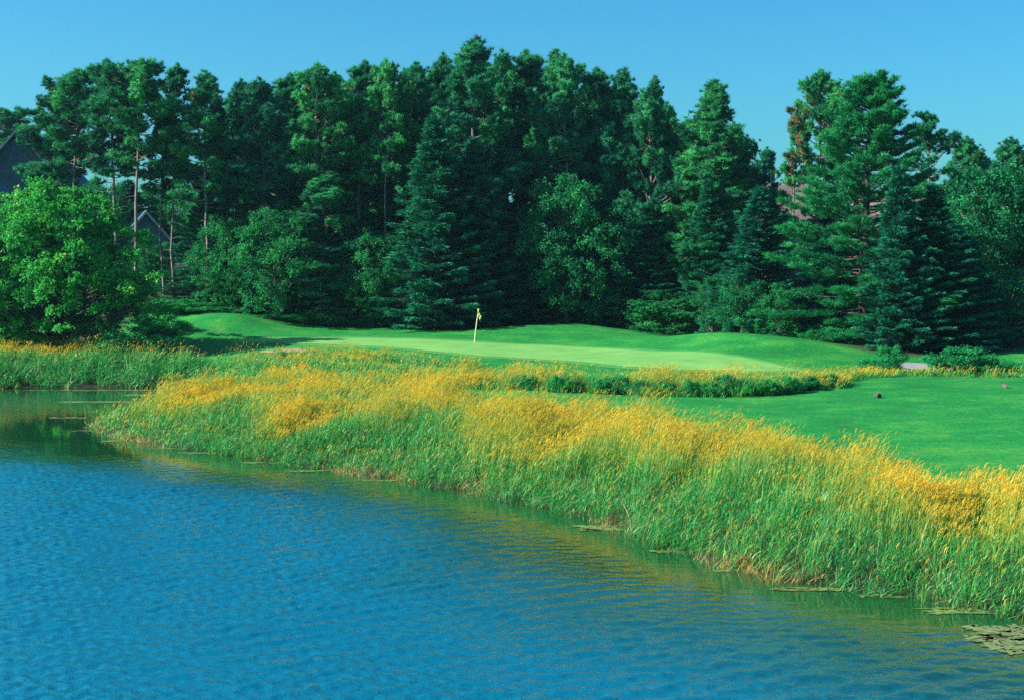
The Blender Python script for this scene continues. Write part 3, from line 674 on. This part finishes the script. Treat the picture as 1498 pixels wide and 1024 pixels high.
def grass_mat(name, stops, base, trans=.35, tip=None):
    m, nt, N, L, out = newmat(name)
    av = N.new('ShaderNodeAttribute'); av.attribute_name = 'v'; a2 = N.new('ShaderNodeAttribute'); a2.attribute_name = 't'
    r = ramp(N, stops); L.new(av.outputs['Fac'], r.inputs[0]); c = r.outputs[0]
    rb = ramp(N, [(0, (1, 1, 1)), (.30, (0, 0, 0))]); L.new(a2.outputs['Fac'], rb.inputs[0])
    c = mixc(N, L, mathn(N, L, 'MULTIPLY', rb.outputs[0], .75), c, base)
    g = N.new('ShaderNodeNewGeometry'); n = noise(N, L, g.outputs['Position'], .45, 3)
    rn = ramp(N, [(.3, (.72, .86, .95)), (.7, (1.35, 1.12, .9))]); L.new(n.outputs[0], rn.inputs[0])
    c = mixc(N, L, 1.0, c, rn.outputs[0], 'MULTIPLY')
    p = N.new('ShaderNodeBsdfPrincipled'); p.inputs['Roughness'].default_value = .5; p.inputs['Specular IOR Level'].default_value = .3; L.new(c, p.inputs['Base Color'])
    t = N.new('ShaderNodeBsdfTranslucent'); L.new(c, t.inputs['Color'])
    mx = N.new('ShaderNodeMixShader'); mx.inputs[0].default_value = trans
    L.new(p.outputs[0], mx.inputs[1]); L.new(t.outputs[0], mx.inputs[2]); L.new(mx.outputs[0], out.inputs[0]); return m
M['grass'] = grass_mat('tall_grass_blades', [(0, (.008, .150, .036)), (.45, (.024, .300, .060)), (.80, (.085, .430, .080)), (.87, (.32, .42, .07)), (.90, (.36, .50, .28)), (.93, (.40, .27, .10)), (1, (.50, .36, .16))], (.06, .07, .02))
M['heads'] = grass_mat('grass_seed_heads', [(0, (.38, .23, .016)), (.3, (.57, .41, .023)), (.7, (.72, .60, .055)), (1, (.80, .74, .24))], (.45, .40, .05), .4)

def tall_grass(poly, ncl, per, hfun, headfun, seed, wd, name, label, headw, deadfun=None, lim=None, hl=(.14, .30)):
    """ncl clumps per m2, 'per' blades each; hfun(X,Y,s)->height; headfun(X,Y,s)->0..1 seed head density"""
    r = np.random.default_rng(seed); x0, y0 = poly.min(0); x1, y1 = poly.max(0)
    n = int((x1-x0)*(y1-y0)*ncl); X = r.uniform(x0, x1, n); Y = r.uniform(y0, y1, n)
    pd = sdist(poly, X, Y)+(vnoise(X, Y, 1.4, seed)-.5)*1.3
    s = sdist(SH, X, Y); k = (pd < 0) & (s > -.38) & (s < 60)
    if lim is not None: k &= lim(X, Y, s)
    X, Y, s, pd = X[k], Y[k], s[k], pd[k]
    hc = hfun(X, Y, s)*r.uniform(.72, 1.22, len(X))*(.52+.86*vnoise(X, Y, 1.5, seed+3))*(.8+.4*vnoise(X, Y, .7, seed+4))*(.55+.45*sm(0, .8, -pd))
    hd = headfun(X, Y, s)*1.25
    # blades
    q = np.repeat(np.arange(len(X)), per); nb = len(q)
    a = r.uniform(0, 2*PI, nb); rad = np.abs(r.normal(size=nb))*.14
    bx = X[q]+np.cos(a)*rad; by = Y[q]+np.sin(a)*rad; sb = s[q]
    h = hc[q]*r.uniform(.45, 1.08, nb); wind = np.array([.20, -.03])
    lean = np.stack([np.cos(a), np.sin(a)], 1)*(r.uniform(.10, .75, nb)**1.2)[:, None]+wind+r.normal(size=(nb, 2))*.12
    shore = np.exp(-sb/.7)[:, None]; lean = lean*(1+.8*shore)
    B = np.stack([bx, by, np.maximum(ground(bx, by), -.06)-.03], 1)
    dist = np.hypot(bx, by); v = np.clip(r.beta(2.2, 2.2, nb)*.86, 0, .86); u = r.random(nb)
    v = np.where(r.random(nb) < hd[q]*.34*sm(1.2, 3.5, sb), r.uniform(.80, .87, nb), v); v = np.where(u < .05, .90, v); dd = (.02+.55*np.exp(-np.maximum(sb, 0)/.40)*sm(.42, .62, vnoise(bx, by, 2.6, 88))) if deadfun is None else deadfun(bx, by, sb)
    v = np.where(r.random(nb) < dd, r.uniform(.93, 1, nb), v); h = np.where(v > .925, h*.6, h)
    lf = (r.random(nb) < .5) & (v < .925)            # half of them are leaves leaving the stems at canopy height, arching over
    B[lf, 2] += (h*r.uniform(.30, .85, nb))[lf]; B[lf, :2] += lean[lf]*(h*.35)[lf][:, None]
    a2 = r.uniform(0, 2*PI, nb); l2 = np.stack([np.cos(a2), np.sin(a2)], 1)*r.uniform(.5, 1.5, nb)[:, None]
    lean = np.where(lf[:, None], l2+wind, lean); h = np.where(lf, r.uniform(.12, .30, nb), h)
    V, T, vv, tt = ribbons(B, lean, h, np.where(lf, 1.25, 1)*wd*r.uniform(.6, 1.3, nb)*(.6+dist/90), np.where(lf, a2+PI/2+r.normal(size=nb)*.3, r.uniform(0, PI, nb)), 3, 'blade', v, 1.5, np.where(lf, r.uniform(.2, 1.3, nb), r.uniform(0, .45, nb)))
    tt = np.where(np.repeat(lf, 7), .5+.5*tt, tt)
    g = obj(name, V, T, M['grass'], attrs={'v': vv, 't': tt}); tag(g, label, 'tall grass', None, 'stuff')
    # seed heads on stalks
    q = np.repeat(np.arange(len(X)), np.maximum(0, (hd*r.uniform(.4, 1.6, len(X))*per*.95)).astype(int)); nh = len(q)
    if nh:
        a = r.uniform(0, 2*PI, nh); rad = np.abs(r.normal(size=nh))*.17; bx = X[q]+np.cos(a)*rad; by = Y[q]+np.sin(a)*rad
        hs = hc[q]*r.uniform(.85, 1.30, nh); lean = np.stack([np.cos(a), np.sin(a)], 1)*r.uniform(0, .22, nh)[:, None]+[.16, -.02]+r.normal(size=(nh, 2))*.05
        B = np.stack([bx, by, ground(bx, by)-.02], 1)
        V1, T1, v1, t1 = ribbons(B, lean, hs, np.full(nh, wd*.5), r.uniform(0, PI, nh), 3, 'blade', np.full(nh, .87), 1.7)
        tip = B+np.stack([lean[:, 0]*hs, lean[:, 1]*hs, hs*.97], 1)
        hv = np.clip(r.beta(2, 2, nh), 0, 1); L_ = r.uniform(*hl, nh); dw = np.stack([r.uniform(.25, .95, nh), r.normal(size=nh)*.3], 1)
        dist = np.hypot(bx, by)
        hw = headw*.40*r.uniform(.7, 1.4, nh)*(.6+dist/90); fa = r.normal(size=nh)*.7; dr = r.uniform(.15, .95, nh)
        V2, T2, v2, t2 = ribbons(tip-[0, 0, .05], dw, L_, hw, fa, 4, 'head', hv, 1.7, dr)
        V3, T3, v3, t3 = ribbons(tip-[0, 0, .05], dw, L_, hw, fa+PI/2, 4, 'head', hv, 1.7, dr)
        T2 = np.concatenate([T2, T3+len(V2)]); V2 = np.concatenate([V2, V3]); v2 = np.r_[v2, v3]; t2 = np.r_[t2, t3]
        ho = obj('seed_heads', np.concatenate([V1, V2]), np.concatenate([T1, T2+len(V1)]), [M['grass'], M['heads']], g, attrs={'v': np.concatenate([v1, v2]), 't': np.concatenate([t1*.5+.5, t2*.5+.5])}, matidx=np.r_[np.zeros(len(T1)), np.ones(len(T2))])
        ho['kind'] = 'stuff'
    return g
def hA(X, Y, s): return .62+.34*sm(.2, 3.5, s)+.10*vnoise(X, Y, 4, 31)
def dA(X, Y, s):
    back = sdist(regA, X, Y)
    e = sm(1.0, 4.0, s+(vnoise(X, Y, 3.0, 11)-.5)*3.0)
    pt = sm(.30, .62, vnoise(X, Y, 5.5, 12)*.6+vnoise(X, Y, 1.7, 13)*.4)
    return e*(.12+.88*pt)*.85+.06
tall_grass(regA, 16, 16, hA, dA, 61, .020, 'tall_grass', 'golden seeded reed grass covering the near bank from right foreground to the point', .034,
           lim=lambda X, Y, s: Y < 60)
tall_grass(regA, 9, 15, lambda X, Y, s: .50+.26*sm(.2, 3, s)+.12*vnoise(X, Y, 4, 31)-.22*sm(68, 76, Y), lambda X, Y, s: dA(X, Y, s)*1.1*(1-.82*sm(67, 73, Y+(vnoise(X, Y, 3, 32)-.5)*3)), 62, .024, 'tall_grass', 'golden grass on the low point jutting left into the lake', .040,
           lim=lambda X, Y, s: Y >= 60)
tall_grass(regB, 12, 15, lambda X, Y, s: .80+.15*vnoise(X, Y, 3, 41)-.50*sm(12, 20, X), lambda X, Y, s: .52*(1-.6*sm(-1, 6, X)*sm(.35, .6, vnoise(X, Y, 2.2, 45)))*(1-.75*sm(13, 19, X))*sm(.3, .7, vnoise(X, Y, 4, 42))*sm(-.2, 1.2, Y-np.interp(X, [-3, 0, 3, 6, 10, 15, 30], [68.5, 67.6, 66.6, 64.8, 64.0, 66, 74]))+.10, 63, .026, 'tall_grass', 'strip of pale-topped grass between the fairway and the green', .036,
           deadfun=lambda X, Y, s: .03+.25*(X > 19)*(vnoise(X, Y, 2, 77) > .35))
tall_grass(regC, 7, 14, lambda X, Y, s: .65+.55*np.exp(-((s-2.5)/3.5)**2)+.1*vnoise(X, Y, 4, 51)-.25*sm(-20, -12, X), lambda X, Y, s: (.8*np.exp(-((s-8.5)/2.4)**2)*sm(-27, -32, X)*.7+.10)*sm(.8, 3.0, s), 64, .032, 'tall_grass', 'green reeds along the far shore at the left', .040,
           deadfun=lambda X, Y, s: .02+.08*np.exp(-np.maximum(s, 0)/.4))

regE = poly_px([(330, 86), (372, 88), (500, 86), (640, 81), (700, 79), (700, 81.5), (600, 86.5), (540, 90), (455, 92.6), (372, 92), (330, 91)])
tall_grass(regE, 5, 12, lambda X, Y, s: .34+.25*vnoise(X, Y, 1.6, 91), lambda X, Y, s: .18+.3*sm(.5, .8, vnoise(X, Y, 3, 92)), 65, .034, 'tall_grass', 'short ragged weeds around the sand patch left of the green', .036, deadfun=lambda X, Y, s: .16+0*X)
# ------------------------------------------------------------------ algae on the water
def mats_on_water(items, name, label, mat, group):
    r = np.random.default_rng(9)
    V = []; T = []; b = 0
    for px, py, wpx, dm in items:
        x, y, _ = W(px, py, 0); w = wpx/F*y/2
        for k in range(26 if wpx < 80 else 90):
            cx = x+r.uniform(-1, 1)*w; cy = y+r.uniform(-1, 1)*dm*.8; ra = w*r.uniform(.05, .30); rb = dm*r.uniform(.03, .30); n = 36
            a = np.arange(n)*2*PI/n; q = 1+.35*np.sin(a*2+r.uniform(0, 6))+.25*np.sin(a*5+r.uniform(0, 6))+r.normal(size=n)*.14
            z = .006+.0015*(k % 7)
            top = np.stack([cx+np.cos(a)*ra*q, cy+np.sin(a)*rb*q, np.full(n, z)], 1)
            V.append(np.vstack([[cx, cy, z], top])); i = np.arange(n)
            T.append(np.stack([np.zeros(n, int), 1+i, 1+(i+1) % n], 1)+b); b += n+1
    o = obj(name, np.concatenate(V), np.concatenate(T), mat); return tag(o, label, 'algae', group, 'stuff')
mats_on_water([(1475, 926, 100, .7), (1500, 945, 100, .6), (1490, 935, 120, .4), (1440, 930, 60, .25)], 'algae_mat', 'large pale scum patch in the lower right corner of the lake', M['algae_pale'], None)
mats_on_water([(900, 772, 110, .45), (985, 806, 60, .2), (1180, 862, 90, .18), (1060, 835, 40, .12), (1420, 893, 110, .3), (1290, 872, 60, .2), (700, 722, 30, .2), (450, 689, 60, .25), (380, 677, 50, .25), (300, 663, 70, .3), (245, 656, 60, .3), (560, 703, 60, .2), (180, 645, 60, .3)],
              'algae_mat', 'greenish scum line floating along the near bank', M['algae'], None)
mats_on_water([(100, 611, 60, .35), (150, 588, 110, .45), (170, 571, 160, .4), (215, 578, 70, .5), (200, 598, 60, .3), (125, 630, 30, .3), (45, 571, 40, .25), (215, 590, 60, .25)], 'algae_mat', 'pale scum streaks floating in the left inlet', M['algae_pale'], None)

# ------------------------------------------------------------------ flagstick and tee markers
gx_, gy_, gz_ = hit(694, 502)
fl = empty('flagstick', (gx_, gy_, gz_)); tag(fl, 'leaning pale yellow flagstick with limp flag on the green', 'flagstick')
H_ = 2.15; P = np.array([[0, 0, -.1], [.07, 0, .7], [.16, 0, 1.4], [.24, 0, 1.95]])
obj('pole', *tubes([(P, [.038, .038, .034, .030])], 10), M['pole'], fl, smooth=True)
obj('finial', *tubes([(np.array([[.24, 0, 1.95], [.262, 0, 2.10], [.28, 0, 2.20], [.29, 0, 2.32], [.292, 0, 2.34]]), [.025, .03, .06, .055, .01])], 10), M['flag'], fl, smooth=True)
nu, nv = 22, 16; u, v = np.meshgrid(np.linspace(0, 1, nu), np.linspace(0, 1, nv))
fxx = .27+.20*u*(1-.35*v)+.03*np.sin(v*7); fyy = .07*np.sin(u*13+v*2)*(.3+u); fzz = 2.18-.42*v-.40*u**1.1*(.9)-.02*np.cos(u*13)
obj('flag', np.stack([fxx, fyy, fzz], -1).reshape(-1, 3), grid_quads(nu, nv), M['flag'], fl, smooth=True).modifiers.new('thick', 'SOLIDIFY').thickness = .006
for (px, py, mat, fmat, lab, rz) in [(1284, 582, 'wood_dark', 'wood_dark', 'dark wooden tee marker on the left of the tee', .3), (1469, 567, 'wood_dark', 'wood_pale', 'wooden tee marker with a pale cut face on the right of the tee', -.25)]:
    x, y, z = hit(px, py); e = empty('tee_marker', (x, y, z), rz); tag(e, lab, 'tee marker', 'tee markers')
    b = MB(); r_ = .125
    ring = lambda yy, k: [(math.cos(a)*r_*k, yy, .10+math.sin(a)*r_*k*.95) for a in np.linspace(0, 2*PI, 9)[:-1]]
    b.hull(ring(-.14, 1), ring(.16, .92)); b.build('log', M[mat], e, .012)
    b = MB(); b.hull(ring(-.146, .86), ring(-.142, .86)); b.build('cut_face', M[fmat], e)
x, y, z = hit(1334, 511); e = empty('marker_post', (*XD(1334, 93), float(ground(*XD(1334, 93))))); tag(e, 'small bluish white post in the shade under the pines', 'post')
b = MB(); b.box(-.05, .05, -.05, .05, -.1, .47); b.build('post', M['post'], e, .008); b = MB(); b.box(-.065, .065, -.065, .065, .472, .50); b.build('cap', M['post'], e, .008)

# ------------------------------------------------------------------ houses behind the wood
def house(name, px, d, w, dep, wallh, roofh, rz, label, wallm, roofm, gable_front=True, zoff=0, chim=None, wins=3, base=None, bb='white'):
    x, y = XD(px, d); g = float(ground(x, y)) if base is None else base
    h = empty(name, (x, y, g), rz); tag(h, label, 'house')
    b = MB(); a = w/2; c = dep/2
    if gable_front:                              # ridge runs away from the camera
        b.hull([(-a, -c, -1), (a, -c, -1), (a, -c, wallh), (0, -c, wallh+roofh), (-a, -c, wallh)], [(-a, c, -1), (a, c, -1), (a, c, wallh), (0, c, wallh+roofh), (-a, c, wallh)])
        b.build('wall', wallm, h)
        b = MB(); ov = .5; t = .22; k = roofh/a
        for s in (-1, 1):
            q = [(0, wallh+roofh+.02), (s*(a+ov), wallh-ov*k+.02), (s*(a+ov), wallh-ov*k+.02+t), (0, wallh+roofh+.02+t)]
            if s > 0: q = q[::-1]
            b.hull([(p_[0], -c-ov, p_[1]) for p_ in q], [(p_[0], c+ov, p_[1]) for p_ in q])
        rf = b.build('roof', roofm, h)
        b = MB()
        for s in (-1, 1):
            q = [(0, wallh+roofh-.12), (s*(a+ov), wallh-ov*k-.12), (s*(a+ov), wallh-ov*k+.2), (0, wallh+roofh+.2)]
            b.hull([(p_[0], -c-ov-.06, p_[1]) for p_ in q], [(p_[0], -c-ov-.005, p_[1]) for p_ in q])
        b.build('bargeboard', M[bb], rf)
    else:                                        # ridge runs across the view
        b.hull([(-a, -c, -1), (-a, c, -1), (-a, c, wallh), (-a, 0, wallh+roofh), (-a, -c, wallh)], [(a, -c, -1), (a, c, -1), (a, c, wallh), (a, 0, wallh+roofh), (a, -c, wallh)])
        b.build('wall', wallm, h)
        b = MB(); ov = .5; t = .22; k = roofh/c
        for s in (-1, 1):
            q = [(0, wallh+roofh+.02), (s*(c+ov), wallh-ov*k+.02), (s*(c+ov), wallh-ov*k+.02+t), (0, wallh+roofh+.02+t)]
            b.hull([(-a-ov, p_[0], p_[1]) for p_ in q], [(a+ov, p_[0], p_[1]) for p_ in q])
        rf = b.build('roof', roofm, h)
        b = MB(); b.box(-a-ov, a+ov, -c-ov-.06, -c-ov-.005, wallh-ov*k-.1, wallh-ov*k+.2); b.build('fascia', M['white'], rf)
    if chim:
        b = MB(); b.box(chim-.5, chim+.5, .3, 1.2, wallh, wallh+roofh+1.3); b.box(chim-.6, chim+.6, .2, 1.3, wallh+roofh+1.302, wallh+roofh+1.5); b.build('chimney', M['brick'], rf)
    for fl_ in range(2 if wallh > 4.5 else 1):
        for i in range(wins):
            wx_ = -a+w*(i+.5)/wins; z = 1.0+fl_*2.9
            b = MB(); b.box(wx_-.55, wx_+.55, -c-.06, -c-.005, z, z+1.4); wo = b.build('window', M['white'], h)
            b = MB(); b.box(wx_-.46, wx_-.03, -c-.075, -c-.063, z+.09, z+1.31); b.box(wx_+.03, wx_+.46, -c-.075, -c-.063, z+.09, z+1.31); b.build('pane', M['glass'], wo)
    return h
def zat(py, d): return CAMH+(HY-py)/F*d
house('house', 52, 152, 11.5, 13, zat(290, 152)-float(ground(*XD(44, 152))), zat(200, 152)-zat(290, 152), .06, 'house at the left edge with a steep blue-grey shingled gable', M['roof_grey'], M['roof_grey'], True, wins=2, bb='roof_grey')
house('garage', -40, 134, 6, 8, 3.0, 2.6, .1, 'low gabled wing with white bargeboards at the left edge', M['siding'], M['roof_grey'], True, wins=1, base=zat(246, 134)-5.6)
house('house', 207, 150, 5.5, 9, 5.5, 3.2, .35, 'pale blue gabled house seen between the bare trunks', M['siding_blue'], M['roof_grey'], True, wins=2, base=zat(314, 150)-8.7)
house('house', 1150, 150, 8.5, 11, 5.6, 4.2, .30, 'brown shingled house behind the half-dead pine', M['siding'], M['roof_brown'], False, wins=2, base=zat(274, 150)-9.8)
house('house', 1350, 150, 13, 11, 5.2, 3.2, -.1, 'brown roofed house glimpsed between the right-hand trees', M['siding'], M['roof_brown'], False, wins=4, base=zat(285, 150)-8.4)

# ------------------------------------------------------------------ thin summer haze
m, nt, N, L, out = newmat('haze_air'); pv = N.new('ShaderNodeVolumePrincipled'); pv.inputs['Color'].default_value = (.35, .72, .95, 1); pv.inputs['Density'].default_value = .00011; pv.inputs['Anisotropy'].default_value = .2
L.new(pv.outputs[0], out.inputs['Volume'])
b = MB(); b.box(-400, 400, -120, 420, -6, 60); tag(b.build('haze', m), kind='stuff')
# ------------------------------------------------------------------ light, sky, camera
el, back_ = math.radians(31), math.radians(9)
ds = Vector((-math.cos(back_)*math.cos(el), -math.sin(back_)*math.cos(el), math.sin(el)))
sun = bpy.data.lights.new('sun', 'SUN'); sun.energy = 5.0; sun.angle = math.radians(.5); sun.color = (1, .93, .80)
so = bpy.data.objects.new('sun', sun); col.objects.link(so); so.rotation_euler = ds.to_track_quat('Z', 'Y').to_euler()
w = bpy.data.worlds.new('World'); sc.world = w; w.use_nodes = True; nt = w.node_tree; N = nt.nodes; L = nt.links; N.clear()
st = N.new('ShaderNodeTexSky'); st.sky_type = 'NISHITA'; st.sun_disc = False; st.sun_elevation = el; st.sun_rotation = math.atan2(ds.x, ds.y)
st.air_density = 1.0; st.dust_density = 2.0; st.ozone_density = 2.0; st.altitude = 0
bg = N.new('ShaderNodeBackground'); bg.inputs[1].default_value = .070
hs = N.new('ShaderNodeHueSaturation'); hs.inputs['Saturation'].default_value = 1.35; L.new(st.outputs[0], hs.inputs['Color'])
tn = mixc(N, L, 1.0, hs.outputs[0], (.36, 1.0, 1.16), 'MULTIPLY')
L.new(tn, bg.inputs[0]); ow = N.new('ShaderNodeOutputWorld'); L.new(bg.outputs[0], ow.inputs[0])
cam = bpy.data.cameras.new('camera'); co = bpy.data.objects.new('camera', cam); col.objects.link(co)
co.location = (0, 0, CAMH); co.rotation_euler = (PI/2, 0, 0); cam.sensor_width = 36; cam.lens = F/1498*36; cam.shift_y = -(512-HY)/1498; cam.clip_end = 6000; cam.clip_start = .1
sc.camera = co
sc.view_settings.view_transform = 'Standard'; sc.view_settings.look = 'None'; sc.view_settings.exposure = 1.25; sc.view_settings.gamma = 1
sc.cycles.max_bounces = 6; sc.cycles.diffuse_bounces = 3; sc.cycles.glossy_bounces = 3; sc.cycles.transmission_bounces = 4
sc.cycles.use_denoising = False
